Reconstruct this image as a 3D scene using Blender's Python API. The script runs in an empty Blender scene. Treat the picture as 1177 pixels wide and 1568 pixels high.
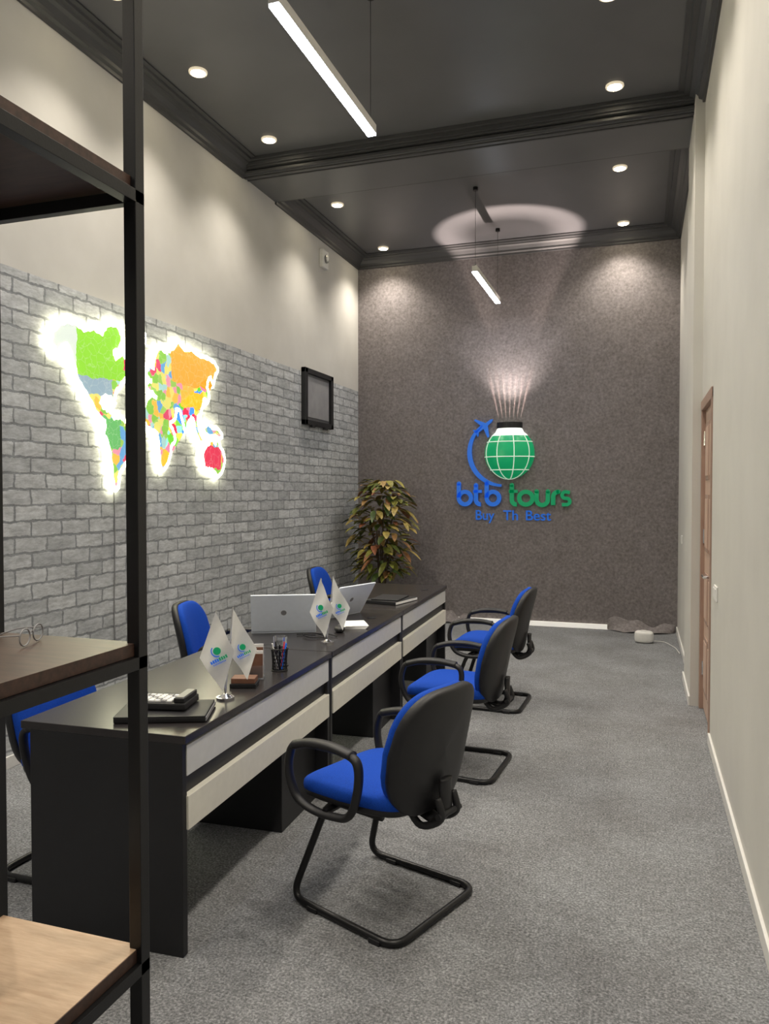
import bpy, bmesh, math, random
from mathutils import Vector, Matrix, Euler
random.seed(7)
scene = bpy.context.scene
scene.view_settings.view_transform = 'Standard'

# ------------------------------------------------------------ materials
def new_mat(name):
    m = bpy.data.materials.new(name); m.use_nodes = True
    nt = m.node_tree
    return m, nt, nt.nodes['Principled BSDF']

def mat(name, col, rough=0.5, metal=0.0, emit=None, es=0.0, noise=0.0, nscale=40, bump=0.0, bscale=200, spec=0.5, alpha=None, trans=0.0):
    m, nt, b = new_mat(name)
    b.inputs['Base Color'].default_value = (*col, 1)
    b.inputs['Roughness'].default_value = rough
    b.inputs['Metallic'].default_value = metal
    b.inputs['Specular IOR Level'].default_value = spec
    if trans: b.inputs['Transmission Weight'].default_value = trans
    if emit:
        b.inputs['Emission Color'].default_value = (*emit, 1)
        b.inputs['Emission Strength'].default_value = es
    tc = nt.nodes.new('ShaderNodeTexCoord')
    if noise > 0:
        n = nt.nodes.new('ShaderNodeTexNoise'); n.inputs['Scale'].default_value = nscale; n.inputs['Detail'].default_value = 6
        nt.links.new(tc.outputs['Object'], n.inputs['Vector'])
        r = nt.nodes.new('ShaderNodeValToRGB')
        r.color_ramp.elements[0].position = 0.3; r.color_ramp.elements[1].position = 0.7
        r.color_ramp.elements[0].color = (*[c*(1-noise) for c in col], 1)
        r.color_ramp.elements[1].color = (*[min(1, c*(1+noise)) for c in col], 1)
        nt.links.new(n.outputs['Fac'], r.inputs['Fac']); nt.links.new(r.outputs['Color'], b.inputs['Base Color'])
    if bump > 0:
        n2 = nt.nodes.new('ShaderNodeTexNoise'); n2.inputs['Scale'].default_value = bscale; n2.inputs['Detail'].default_value = 4
        nt.links.new(tc.outputs['Object'], n2.inputs['Vector'])
        bp = nt.nodes.new('ShaderNodeBump'); bp.inputs['Strength'].default_value = bump; bp.inputs['Distance'].default_value = 0.01
        nt.links.new(n2.outputs['Fac'], bp.inputs['Height']); nt.links.new(bp.outputs['Normal'], b.inputs['Normal'])
    return m

def ramp(nt, stops, interp='LINEAR'):
    r = nt.nodes.new('ShaderNodeValToRGB'); r.color_ramp.interpolation = interp
    els = r.color_ramp.elements
    while len(els) < len(stops): els.new(0.5)
    for e, (p, c) in zip(els, stops):
        e.position = p; e.color = (*c, 1)
    return r

def noise_node(nt, vec, scale, detail=4, rough=0.5):
    n = nt.nodes.new('ShaderNodeTexNoise'); n.inputs['Scale'].default_value = scale
    n.inputs['Detail'].default_value = detail; n.inputs['Roughness'].default_value = rough
    nt.links.new(vec, n.inputs['Vector']); return n

def mixc(nt, fac, a, b, mode='MIX'):
    x = nt.nodes.new('ShaderNodeMix'); x.data_type = 'RGBA'; x.blend_type = mode
    for sock, v in ((x.inputs[0], fac), (x.inputs[6], a), (x.inputs[7], b)):
        if isinstance(v, (int, float)): sock.default_value = v
        elif isinstance(v, tuple): sock.default_value = (*v, 1)
        else: nt.links.new(v, sock)
    return x.outputs[2]

def mathn(nt, op, a, c=None):
    n = nt.nodes.new('ShaderNodeMath'); n.operation = op
    for i, q in enumerate((a, c)):
        if q is None: continue
        if isinstance(q, (int, float)): n.inputs[i].default_value = q
        else: nt.links.new(q, n.inputs[i])
    return n.outputs[0]

def mat_carpet():
    m, nt, b = new_mat('carpet_grey'); b.inputs['Roughness'].default_value = 0.95; b.inputs['Specular IOR Level'].default_value = 0.1
    tc = nt.nodes.new('ShaderNodeTexCoord'); v = tc.outputs['Object']
    n1 = noise_node(nt, v, 110, 5, 0.7); r1 = ramp(nt, [(0.32, (0.085, 0.089, 0.094)), (0.5, (0.208, 0.215, 0.226)), (0.68, (0.41, 0.42, 0.435))])
    nt.links.new(n1.outputs['Fac'], r1.inputs['Fac'])
    n2 = noise_node(nt, v, 2.2, 4, 0.6); r2 = ramp(nt, [(0.3, (0.82, 0.80, 0.79)), (0.7, (1.12, 1.12, 1.12))])
    nt.links.new(n2.outputs['Fac'], r2.inputs['Fac'])
    c = mixc(nt, 1.0, r1.outputs['Color'], r2.outputs['Color'], 'MULTIPLY')
    n3 = noise_node(nt, v, 28, 4, 0.7); r3 = ramp(nt, [(0.35, (0.84,)*3), (0.65, (1.14,)*3)]); nt.links.new(n3.outputs['Fac'], r3.inputs['Fac'])
    c = mixc(nt, 1.0, c, r3.outputs['Color'], 'MULTIPLY')
    nt.links.new(c, b.inputs['Base Color'])
    bp = nt.nodes.new('ShaderNodeBump'); bp.inputs['Strength'].default_value = 0.6; bp.inputs['Distance'].default_value = 0.006
    nt.links.new(n1.outputs['Fac'], bp.inputs['Height']); nt.links.new(bp.outputs['Normal'], b.inputs['Normal'])
    return m

def mat_felt():
    m, nt, b = new_mat('felt_wall'); b.inputs['Roughness'].default_value = 0.9; b.inputs['Specular IOR Level'].default_value = 0.15
    tc = nt.nodes.new('ShaderNodeTexCoord'); v = tc.outputs['Object']
    n1 = noise_node(nt, v, 34, 6, 0.72); r1 = ramp(nt, [(0.34, (0.150, 0.134, 0.134)), (0.5, (0.205, 0.186, 0.186)), (0.66, (0.27, 0.248, 0.246))])
    nt.links.new(n1.outputs['Fac'], r1.inputs['Fac'])
    n2 = noise_node(nt, v, 5, 4, 0.6); r2 = ramp(nt, [(0.3, (0.92, 0.91, 0.90)), (0.7, (1.06, 1.06, 1.07))])
    nt.links.new(n2.outputs['Fac'], r2.inputs['Fac'])
    c = mixc(nt, 1.0, r1.outputs['Color'], r2.outputs['Color'], 'MULTIPLY')
    nt.links.new(c, b.inputs['Base Color'])
    bp = nt.nodes.new('ShaderNodeBump'); bp.inputs['Strength'].default_value = 0.2; bp.inputs['Distance'].default_value = 0.005
    nt.links.new(n1.outputs['Fac'], bp.inputs['Height']); nt.links.new(bp.outputs['Normal'], b.inputs['Normal'])
    return m

def mat_brickwall(split=2.84):
    m, nt, b = new_mat('brick_and_paint'); b.inputs['Roughness'].default_value = 0.75; b.inputs['Specular IOR Level'].default_value = 0.25
    tc = nt.nodes.new('ShaderNodeTexCoord'); v = tc.outputs['Object']
    sep = nt.nodes.new('ShaderNodeSeparateXYZ'); nt.links.new(v, sep.inputs[0])
    cmb = nt.nodes.new('ShaderNodeCombineXYZ'); nt.links.new(sep.outputs['Y'], cmb.inputs['X']); nt.links.new(sep.outputs['Z'], cmb.inputs['Y'])
    nz = noise_node(nt, v, 12, 5, 0.65)
    sub = nt.nodes.new('ShaderNodeVectorMath'); sub.operation = 'SUBTRACT'; nt.links.new(nz.outputs['Color'], sub.inputs[0]); sub.inputs[1].default_value = (0.5, 0.5, 0.5)
    sc = nt.nodes.new('ShaderNodeVectorMath'); sc.operation = 'SCALE'; nt.links.new(sub.outputs[0], sc.inputs[0]); sc.inputs['Scale'].default_value = 0.042
    ad = nt.nodes.new('ShaderNodeVectorMath'); nt.links.new(cmb.outputs[0], ad.inputs[0]); nt.links.new(sc.outputs[0], ad.inputs[1])
    br = nt.nodes.new('ShaderNodeTexBrick'); nt.links.new(ad.outputs[0], br.inputs['Vector'])
    br.inputs['Scale'].default_value = 1.0; br.inputs['Brick Width'].default_value = 0.25; br.inputs['Row Height'].default_value = 0.093
    br.inputs['Mortar Size'].default_value = 0.0085; br.inputs['Mortar Smooth'].default_value = 0.3; br.inputs['Bias'].default_value = 0.0
    br.inputs['Color1'].default_value = (0.40, 0.415, 0.43, 1); br.inputs['Color2'].default_value = (0.54, 0.555, 0.57, 1)
    br.inputs['Mortar'].default_value = (0.25, 0.262, 0.275, 1)
    mp = nt.nodes.new('ShaderNodeMapping'); mp.inputs['Scale'].default_value = (1, 0.4, 1.3); nt.links.new(v, mp.inputs['Vector'])
    n2 = noise_node(nt, mp.outputs[0], 22, 8, 0.8); r2 = ramp(nt, [(0.3, (0.58, 0.58, 0.58)), (0.48, (0.95, 0.95, 0.95)), (0.68, (1.40, 1.40, 1.40))])
    nt.links.new(n2.outputs['Fac'], r2.inputs['Fac'])
    c = mixc(nt, 1.0, br.outputs['Color'], r2.outputs['Color'], 'MULTIPLY')
    gt = nt.nodes.new('ShaderNodeMath'); gt.operation = 'GREATER_THAN'; nt.links.new(sep.outputs['Z'], gt.inputs[0]); gt.inputs[1].default_value = split
    n3 = noise_node(nt, v, 3, 3, 0.5); r3 = ramp(nt, [(0.3, (0.57, 0.555, 0.52)), (0.7, (0.62, 0.605, 0.57))])
    nt.links.new(n3.outputs['Fac'], r3.inputs['Fac'])
    c2 = mixc(nt, gt.outputs[0], c, r3.outputs['Color'])
    nt.links.new(c2, b.inputs['Base Color'])
    inv = mathn(nt, 'SUBTRACT', 1.0, br.outputs['Fac']); mz = mathn(nt, 'SUBTRACT', 1.0, gt.outputs[0]); ml = mathn(nt, 'MULTIPLY', inv, mz)
    bp = nt.nodes.new('ShaderNodeBump'); bp.inputs['Strength'].default_value = 0.35; bp.inputs['Distance'].default_value = 0.005
    nt.links.new(ml, bp.inputs['Height']); nt.links.new(bp.outputs['Normal'], b.inputs['Normal'])
    return m

def mat_wood(name, c1, c2, axis_scale=(1, 12, 12), rough=0.45):
    m, nt, b = new_mat(name); b.inputs['Roughness'].default_value = rough
    tc = nt.nodes.new('ShaderNodeTexCoord')
    mp = nt.nodes.new('ShaderNodeMapping'); mp.inputs['Scale'].default_value = axis_scale; nt.links.new(tc.outputs['Object'], mp.inputs['Vector'])
    n = noise_node(nt, mp.outputs[0], 4, 7, 0.65); r = ramp(nt, [(0.3, c1), (0.7, c2)])
    nt.links.new(n.outputs['Fac'], r.inputs['Fac']); nt.links.new(r.outputs['Color'], b.inputs['Base Color'])
    return m

def mat_island(name, stops, rough=0.5, emit=0.0):
    m, nt, b = new_mat(name); b.inputs['Roughness'].default_value = rough
    g = nt.nodes.new('ShaderNodeNewGeometry'); r = ramp(nt, stops)
    nt.links.new(g.outputs['Random Per Island'], r.inputs['Fac'])
    tc = nt.nodes.new('ShaderNodeTexCoord'); n = noise_node(nt, tc.outputs['Object'], 30, 3)
    r2 = ramp(nt, [(0.3, (0.6, 0.6, 0.6)), (0.7, (1.2, 1.2, 1.2))]); nt.links.new(n.outputs['Fac'], r2.inputs['Fac'])
    nt.links.new(mixc(nt, 1.0, r.outputs['Color'], r2.outputs['Color'], 'MULTIPLY'), b.inputs['Base Color'])
    return m

def mat_map():
    # printed political map: country cells, tinted by continent region
    m, nt, b = new_mat('printed_map'); b.inputs['Roughness'].default_value = 0.4
    tc = nt.nodes.new('ShaderNodeTexCoord')
    nz = noise_node(nt, tc.outputs['Object'], 9, 4, 0.6)
    sub = nt.nodes.new('ShaderNodeVectorMath'); sub.operation = 'SUBTRACT'; nt.links.new(nz.outputs['Color'], sub.inputs[0]); sub.inputs[1].default_value = (0.5, 0.5, 0.5)
    sc = nt.nodes.new('ShaderNodeVectorMath'); sc.operation = 'SCALE'; nt.links.new(sub.outputs[0], sc.inputs[0]); sc.inputs['Scale'].default_value = 0.10
    ad = nt.nodes.new('ShaderNodeVectorMath'); nt.links.new(tc.outputs['Object'], ad.inputs[0]); nt.links.new(sc.outputs[0], ad.inputs[1])
    sep = nt.nodes.new('ShaderNodeSeparateXYZ'); nt.links.new(ad.outputs[0], sep.inputs[0]); Y, Z = sep.outputs['Y'], sep.outputs['Z']
    vo = nt.nodes.new('ShaderNodeTexVoronoi'); vo.inputs['Scale'].default_value = 16; nt.links.new(ad.outputs[0], vo.inputs['Vector'])
    sc2 = nt.nodes.new('ShaderNodeSeparateColor'); nt.links.new(vo.outputs['Color'], sc2.inputs[0])
    r = ramp(nt, [(0.0, (0.26, 0.58, 0.08)), (0.20, (0.9, 0.52, 0.08)), (0.36, (0.75, 0.08, 0.16)), (0.46, (0.15, 0.40, 0.72)), (0.56, (0.8, 0.74, 0.18)), (0.72, (0.85, 0.32, 0.42)), (0.82, (0.40, 0.66, 0.62)), (0.92, (0.35, 0.6, 0.12))], 'CONSTANT')
    nt.links.new(sc2.outputs[0], r.inputs['Fac']); c = r.outputs['Color']
    def band(v, lo, hi): return mathn(nt, 'MULTIPLY', mathn(nt, 'GREATER_THAN', v, lo), mathn(nt, 'LESS_THAN', v, hi))
    for (ylo, yhi, zlo, zhi, col) in ((3.0, 4.47, 2.31, 3.0, (0.28, 0.68, 0.04)), (3.0, 3.98, 2.36, 3.0, (0.66, 0.74, 0.68)), (3.0, 4.32, 2.19, 2.31, (0.30, 0.42, 0.50)),
                                      (4.45, 4.68, 2.38, 3.0, (0.80, 0.05, 0.14)), (5.00, 6.0, 2.40, 3.0, (0.95, 0.42, 0.05)), (5.12, 5.45, 2.23, 2.36, (0.85, 0.52, 0.06)),
                                      (5.42, 5.72, 1.76, 1.94, (0.80, 0.04, 0.10)), (4.22, 4.40, 1.86, 2.06, (0.15, 0.5, 0.15))):
        f = mathn(nt, 'MULTIPLY', band(Y, ylo, yhi), band(Z, zlo, zhi)); c = mixc(nt, f, c, col)
    vd = nt.nodes.new('ShaderNodeTexVoronoi'); vd.feature = 'DISTANCE_TO_EDGE'; vd.inputs['Scale'].default_value = 16; nt.links.new(ad.outputs[0], vd.inputs['Vector'])
    c = mixc(nt, mathn(nt, 'MULTIPLY', mathn(nt, 'LESS_THAN', vd.outputs[0], 0.03), 0.15), c, (0.85, 0.85, 0.75))
    nt.links.new(c, b.inputs['Base Color']); nt.links.new(c, b.inputs['Emission Color']); b.inputs['Emission Strength'].default_value = 0.6
    return m

M = {}
M['carpet'] = mat_carpet(); M['felt'] = mat_felt(); M['brick'] = mat_brickwall()
M['rwall'] = mat('cream_wall_paint', (0.60, 0.585, 0.55), 0.6, noise=0.04, nscale=2.5, bump=0.05, bscale=60)
M['ceil'] = mat('ceiling_charcoal', (0.105, 0.105, 0.112), 0.36, noise=0.08, nscale=2, spec=0.5)
M['cornice'] = mat('cornice_charcoal', (0.055, 0.055, 0.058), 0.42, noise=0.05, nscale=4)
M['white'] = mat('white_paint', (0.72, 0.71, 0.69), 0.5, noise=0.03)
M['skirt'] = mat('skirting_white', (0.72, 0.71, 0.69), 0.4, noise=0.03)
M['skirt_lit'] = mat('skirting_glow', (0.85, 0.84, 0.81), 0.5, emit=(1, 0.95, 0.88), es=0.35)  # plain white skirting with a weak glow added to the material
M['desk'] = mat('desk_black_laminate', (0.010, 0.010, 0.012), 0.45, noise=0.1, nscale=15, bump=0.03)
M['desktop'] = mat('desk_top_laminate', (0.026, 0.023, 0.024), 0.25, noise=0.1, nscale=20)
M['panelg'] = mat('desk_panel_grey', (0.62, 0.625, 0.62), 0.35, noise=0.03, nscale=30)
M['panelc'] = mat('desk_panel_cream', (0.76, 0.74, 0.66), 0.35, noise=0.03, nscale=30)
M['blue'] = mat('blue_fabric', (0.006, 0.060, 0.42), 0.85, noise=0.18, nscale=220, bump=0.3, bscale=500, spec=0.2)
M['plastic'] = mat('black_plastic', (0.009, 0.009, 0.011), 0.48, noise=0.1, bump=0.08, bscale=400)
M['metalblk'] = mat('black_powder_coat', (0.007, 0.007, 0.008), 0.35, metal=0.2, noise=0.1, bump=0.03)
M['chrome'] = mat('chrome', (0.8, 0.8, 0.82), 0.12, 1.0, noise=0.02)
M['silver'] = mat('silver_laptop', (0.80, 0.86, 0.95), 0.4, 0.0, noise=0.02)
M['screen'] = mat('screen_glass', (0.02, 0.02, 0.025), 0.1, noise=0.02)
M['paper'] = mat('white_paper', (0.84, 0.84, 0.82), 0.7, noise=0.03)
M['lgreen'] = mat('logo_green', (0.004, 0.26, 0.11), 0.4, noise=0.03, emit=(0.0, 0.28, 0.10), es=0.35)  # lettering is no lamp; glow added to brighten it
M['lblue'] = mat('logo_blue', (0.012, 0.12, 0.56), 0.4, noise=0.03, emit=(0.01, 0.13, 0.6), es=0.42)  # same added glow, lifts the blue lettering out of shade
M['globe'] = mat('globe_green', (0.005, 0.28, 0.11), 0.3, noise=0.15, nscale=5, emit=(0.0, 0.42, 0.15), es=0.35)
M['grid'] = mat('globe_grid_white', (0.7, 0.78, 0.7), 0.4, emit=(0.75, 0.95, 0.75), es=0.35)
M['gtop'] = mat('globe_top_glow', (0.9, 0.95, 0.9), 0.4, emit=(0.95, 1, 0.92), es=1.2)
M['neon'] = mat('neon_white', (1, 1, 0.9), 0.4, emit=(1.0, 0.96, 0.66), es=15.0)
M['mapbase'] = mat('map_acrylic_white', (0.9, 0.9, 0.85), 0.3, emit=(1, 1, 0.80), es=0.9)
M['map'] = mat_map()
M['mred'] = mat('map_red', (0.75, 0.03, 0.08), 0.4, noise=0.2, nscale=8)
M['bulb'] = mat('downlight_lens', (1, 1, 1), 0.4, emit=(1.0, 0.88, 0.62), es=70)
M['led'] = mat('linear_led', (1, 1, 1), 0.4, emit=(0.82, 0.88, 1.0), es=42)
M['ring'] = mat('downlight_trim', (0.8, 0.72, 0.58), 0.4, 0.0, noise=0.02, emit=(1, 0.85, 0.6), es=0.5)  # trim itself is no lamp; warm glow stands in for light on it
M['shelfdark'] = mat_wood('walnut_dark', (0.028, 0.014, 0.010), (0.075, 0.038, 0.026), (2, 14, 14))
M['shelflight'] = mat_wood('oak_light', (0.44, 0.29, 0.18), (0.62, 0.45, 0.31), (2, 14, 14))
M['door'] = mat_wood('door_wood', (0.50, 0.34, 0.26), (0.60, 0.43, 0.34), (10, 10, 1))
M['doorframe'] = mat_wood('door_frame_wood', (0.30, 0.19, 0.15), (0.40, 0.27, 0.21), (10, 10, 1))
M['leaf'] = mat_island('croton_leaf', [(0.0, (0.04, 0.08, 0.015)), (0.25, (0.12, 0.15, 0.025)), (0.5, (0.28, 0.26, 0.05)), (0.78, (0.42, 0.30, 0.09)), (0.92, (0.32, 0.12, 0.06))])
M['stem'] = mat('plant_stem', (0.06, 0.04, 0.02), 0.8, noise=0.2)
M['soil'] = mat('soil', (0.03, 0.02, 0.015), 0.95, noise=0.4, nscale=60, bump=0.5)
M['brown'] = mat('leather_brown', (0.16, 0.07, 0.04), 0.5, noise=0.15)
M['glass'] = mat('clear_glass', (0.9, 0.92, 0.95), 0.03, trans=0.95)
M['greyin'] = mat('frame_inner_grey', (0.15, 0.15, 0.155), 0.3, noise=0.1, nscale=6)
M['greymid'] = mat('frame_panel_grey', (0.30, 0.30, 0.31), 0.4, noise=0.15, nscale=6)
M['keys'] = mat('key_grey', (0.25, 0.25, 0.26), 0.5, noise=0.05)

# ------------------------------------------------------------ mesh builder
def catmull(pts, n=8, closed=False):
    P = [Vector(p) for p in pts]; out = []; N = len(P)
    rng = range(N) if closed else range(N-1)
    for i in rng:
        if closed: p0, p1, p2, p3 = P[(i-1) % N], P[i], P[(i+1) % N], P[(i+2) % N]
        else: p0, p1, p2, p3 = P[max(i-1, 0)], P[i], P[i+1], P[min(i+2, N-1)]
        for k in range(n):
            t = k/n
            out.append(0.5*((2*p1)+(-p0+p2)*t+(2*p0-5*p1+4*p2-p3)*t*t+(-p0+3*p1-3*p2+p3)*t**3))
    if not closed: out.append(P[-1])
    return out

def fillet(pts, r, n=6, closed=False):
    P = [Vector(p) for p in pts]; N = len(P); out = []
    for i in range(N):
        if not closed and i in (0, N-1): out.append(P[i]); continue
        a, b, c = P[(i-1) % N], P[i], P[(i+1) % N]
        d1 = (a-b); d2 = (c-b); rr = min(r, d1.length*0.48, d2.length*0.48)
        s = b+d1.normalized()*rr; e = b+d2.normalized()*rr
        for k in range(n+1):
            t = k/n
            out.append((1-t)**2*s+2*t*(1-t)*b+t*t*e)
    return out

class MB:
    def __init__(s): s.v = []; s.f = []; s.mi = []; s.sm = []; s.mats = []
    def mid(s, k):
        m = M[k]
        if m not in s.mats: s.mats.append(m)
        return s.mats.index(m)
    def add(s, vs, fs, mk, smooth=False, X=None):
        o = len(s.v); i = s.mid(mk)
        for v in vs:
            v = Vector(v); s.v.append(X @ v if X else v)
        for f in fs:
            s.f.append([o+a for a in f]); s.mi.append(i); s.sm.append(smooth)
    def addbm(s, bm, mk, smooth=False, X=None):
        bm.verts.index_update()
        s.add([v.co.copy() for v in bm.verts], [[v.index for v in f.verts] for f in bm.faces], mk, smooth, X); bm.free()
    def box(s, lo, hi, mk, bev=0.0, X=None, seg=2):
        bm = bmesh.new(); bmesh.ops.create_cube(bm, size=1)
        c = [(a+b)/2 for a, b in zip(lo, hi)]; d = [abs(b-a) for a, b in zip(lo, hi)]
        for v in bm.verts: v.co = Vector((c[0]+v.co.x*d[0], c[1]+v.co.y*d[1], c[2]+v.co.z*d[2]))
        if bev > 0: bmesh.ops.bevel(bm, geom=bm.edges[:]+bm.verts[:], offset=bev, segments=seg, profile=0.6, affect='EDGES')
        s.addbm(bm, mk, False, X)
    def cyl(s, p0, p1, r0, mk, r1=None, n=20, X=None, cap=True, smooth=True):
        p0 = Vector(p0); p1 = Vector(p1); r1 = r0 if r1 is None else r1
        d = (p1-p0).normalized(); a = d.orthogonal().normalized(); b = d.cross(a)
        vs = []
        for p, r in ((p0, r0), (p1, r1)):
            for k in range(n):
                t = 2*math.pi*k/n; vs.append(p+(a*math.cos(t)+b*math.sin(t))*r)
        s.add(vs, [[k, (k+1) % n, n+(k+1) % n, n+k] for k in range(n)], mk, smooth, X)
        if cap: s.add(vs, [list(range(n))[::-1], list(range(n, 2*n))], mk, False, X)
    def tube(s, pts, r, mk, closed=False, n=10, X=None, sx=1.0, up=None):
        P = [Vector(p) for p in pts]; N = len(P); vs = []; fs = []
        rf = r if callable(r) else (lambda t: r)
        prev = None
        for i, p in enumerate(P):
            a = P[(i-1) % N] if (closed or i > 0) else P[i]; b = P[(i+1) % N] if (closed or i < N-1) else P[i]
            t = (b-a).normalized()
            if up is not None: u = Vector(up)
            else:
                u = prev if prev is not None else t.orthogonal()
            u = (u-t*u.dot(t)).normalized(); prev = u; w = t.cross(u)
            rr = rf(i/max(1, N-1))
            for k in range(n):
                th = 2*math.pi*k/n; vs.append(p+u*math.cos(th)*rr*sx+w*math.sin(th)*rr)
        R = N if closed else N-1
        for i in range(R):
            j = (i+1) % N
            for k in range(n): fs.append([i*n+k, i*n+(k+1) % n, j*n+(k+1) % n, j*n+k])
        if not closed: fs.append(list(range(n))[::-1]); fs.append([(N-1)*n+k for k in range(n)])
        s.add(vs, fs, mk, True, X)
    def sell(s, c, rad, mk, e1=0.5, e2=0.5, nu=40, nv=16, fn=None, X=None):
        def sp(a, e): return math.copysign(abs(a)**e, a)
        vs = []; fs = []; c = Vector(c)
        for j in range(nv+1):
            v = -math.pi/2+math.pi*j/nv
            for i in range(nu):
                u = 2*math.pi*i/nu
                p = Vector((rad[0]*sp(math.cos(v), e1)*sp(math.cos(u), e2), rad[1]*sp(math.cos(v), e1)*sp(math.sin(u), e2), rad[2]*sp(math.sin(v), e1)))
                if fn: p = fn(p)
                vs.append(p+c)
        for j in range(nv):
            for i in range(nu): fs.append([j*nu+i, j*nu+(i+1) % nu, (j+1)*nu+(i+1) % nu, (j+1)*nu+i])
        s.add(vs, fs, mk, True, X)
    def prism(s, poly, mk, X, d0=0.0, d1=0.01):
        n = len(poly)
        vs = [(p[0], p[1], d0) for p in poly]+[(p[0], p[1], d1) for p in poly]
        fs = [list(range(n))[::-1], list(range(n, 2*n))]+[[i, (i+1) % n, n+(i+1) % n, n+i] for i in range(n)]
        s.add(vs, fs, mk, False, X)
    def ribbon(s, pts, w, mk, X, d0=0.0, d1=0.02, closed=False, caps=True):
        P = [Vector((p[0], p[1])) for p in pts]; N = len(P)
        wf = w if callable(w) else (lambda t: w)
        L = []; R = []
        for i, p in enumerate(P):
            a = P[(i-1) % N] if (closed or i > 0) else P[i]; b = P[(i+1) % N] if (closed or i < N-1) else P[i]
            t = (b-a).normalized(); nn = Vector((-t.y, t.x)); h = wf(i/max(1, N-1))/2
            L.append(p+nn*h); R.append(p-nn*h)
        vs = []
        for q in (L, R):
            for p in q: vs.append((p.x, p.y, d0))
        for q in (L, R):
            for p in q: vs.append((p.x, p.y, d1))
        fs = []
        for i in range(N if closed else N-1):
            j = (i+1) % N
            l0, l1, r0, r1 = i, j, N+i, N+j; o = 2*N
            fs += [[o+l0, o+l1, o+r1, o+r0], [l0, r0, r1, l1], [l0, l1, o+l1, o+l0], [r0, o+r0, o+r1, r1]]
        if not closed:
            fs += [[0, 2*N, 3*N, N], [N-1, 2*N-1, 4*N-1, 3*N-1]]
        s.add(vs, fs, mk, False, X)
    def obj(s, name, loc=(0, 0, 0), rz=0.0, rot=None, data=None):
        me = bpy.data.meshes.new(name+'_mesh')
        me.from_pydata([tuple(v) for v in s.v], [], s.f)
        for m in s.mats: me.materials.append(m)
        me.polygons.foreach_set('material_index', s.mi); me.polygons.foreach_set('use_smooth', s.sm)
        me.update()
        bm = bmesh.new(); bm.from_mesh(me); bmesh.ops.recalc_face_normals(bm, faces=bm.faces[:]); bm.to_mesh(me); bm.free()
        return place(name, me, loc, rz)

def place(name, me, loc=(0, 0, 0), rz=0.0):
    o = bpy.data.objects.new(name, me); scene.collection.objects.link(o)
    o.location = loc; o.rotation_euler = (0, 0, rz); return o

XL, XR, XRF, YB, YF, H = -3.39, 0.42, 0.40, 9.14, -2.0, 4.5

# ------------------------------------------------------------ room shell
b = MB(); b.box((XL-0.1, YF-0.1, -0.1), (0.6, YB+0.1, 0), 'carpet'); b.obj('floor')
b = MB(); b.box((XL-0.1, YF-0.1, H), (0.6, YB+0.1, H+0.1), 'ceil'); b.obj('ceiling')
b = MB(); b.box((XL-0.1, YF-0.1, 0), (XL, YB+0.1, H), 'brick'); b.obj('wall_left')
b = MB(); b.box((XL, YB, 0), (0.6, YB+0.1, H), 'felt'); b.obj('wall_back')
b = MB(); b.box((XL, YF-0.1, 0), (0.6, YF, H), 'rwall'); b.obj('wall_front')
for lo, hi in (((XR, YF, 0), (XR+0.15, 5.16, H)), ((XR, 5.16, 2.225), (XR+0.15, 6.03, H)), ((0.355, 6.03, 0), (XR+0.15, 6.85, H)), ((XRF, 6.85, 0), (XR+0.15, YB, H)), ((XR+0.10, 5.16, 0), (XR+0.15, 6.03, 2.22))):
    b = MB(); b.box(lo, hi, 'rwall'); b.obj('wall_right')

# door
b = MB()
b.box((0.440, 5.22, 0.01), (0.48, 5.97, 2.16), 'door', 0.003)
for z0, z1 in ((0.15, 0.55), (0.65, 1.0), (1.15, 1.55), (1.65, 2.05)):
    for y0, y1 in ((5.30, 5.56), (5.63, 5.89)):
        b.box((0.434, y0, z0), (0.442, y1, z1), 'doorframe', 0.003)
        b.box((0.430, y0+0.03, z0+0.03), (0.442, y1-0.03, z1-0.03), 'door', 0.003)
b.box((0.412, 5.165, 0.001), (0.50, 5.22, 2.215), 'doorframe', 0.004)
b.box((0.412, 5.97, 0.001), (0.50, 6.025, 2.215), 'doorframe', 0.004)
b.box((0.410, 5.165, 2.15), (0.50, 6.025, 2.22), 'doorframe', 0.004)
b.cyl((0.44, 5.30, 1.02), (0.385, 5.30, 1.02), 0.011, 'chrome'); b.cyl((0.388, 5.295, 1.02), (0.388, 5.42, 1.02), 0.009, 'chrome')
b.box((0.432, 5.28, 0.94), (0.442, 5.32, 1.10), 'chrome', 0.003)
for z in (0.3, 1.25, 1.95): b.cyl((0.435, 5.965, z-0.05), (0.435, 5.965, z+0.05), 0.008, 'chrome')
b.obj('door_1')

# cornice
prof = [(0, 0), (0, -0.135), (0.018, -0.135), (0.022, -0.115), (0.045, -0.105), (0.05, -0.085), (0.075, -0.055), (0.10, -0.042), (0.105, -0.03), (0.14, -0.028), (0.145, -0.012), (0.18, -0.010), (0.18, 0)]
def cornice(name, p0, p1, inward):
    p0 = Vector(p0); p1 = Vector(p1); iw = Vector(inward)
    n = len(prof); vs = []
    for p in (p0, p1):
        for a, z in prof: vs.append(p+iw*a+Vector((0, 0, z)))
    fs = [[i, (i+1) % n, n+(i+1) % n, n+i] for i in range(n)]+[list(range(n)), list(range(n, 2*n))[::-1]]
    bb = MB(); bb.add(vs, fs, 'cornice'); return bb.obj(name)
Hc = H-0.001
BY0, BY1, BZ = 6.18, 6.82, 4.385
cornice('trim_cornice_left', (XL, YF, Hc), (XL, BY0, Hc), (1, 0, 0))
cornice('trim_cornice_left', (XL, BY1, Hc), (XL, YB, Hc), (1, 0, 0))
cornice('trim_cornice_right', (XR, YF, Hc), (XR, BY0, Hc), (-1, 0, 0))
cornice('trim_cornice_right', (XRF, BY1, Hc), (XRF, YB, Hc), (-1, 0, 0))
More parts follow.
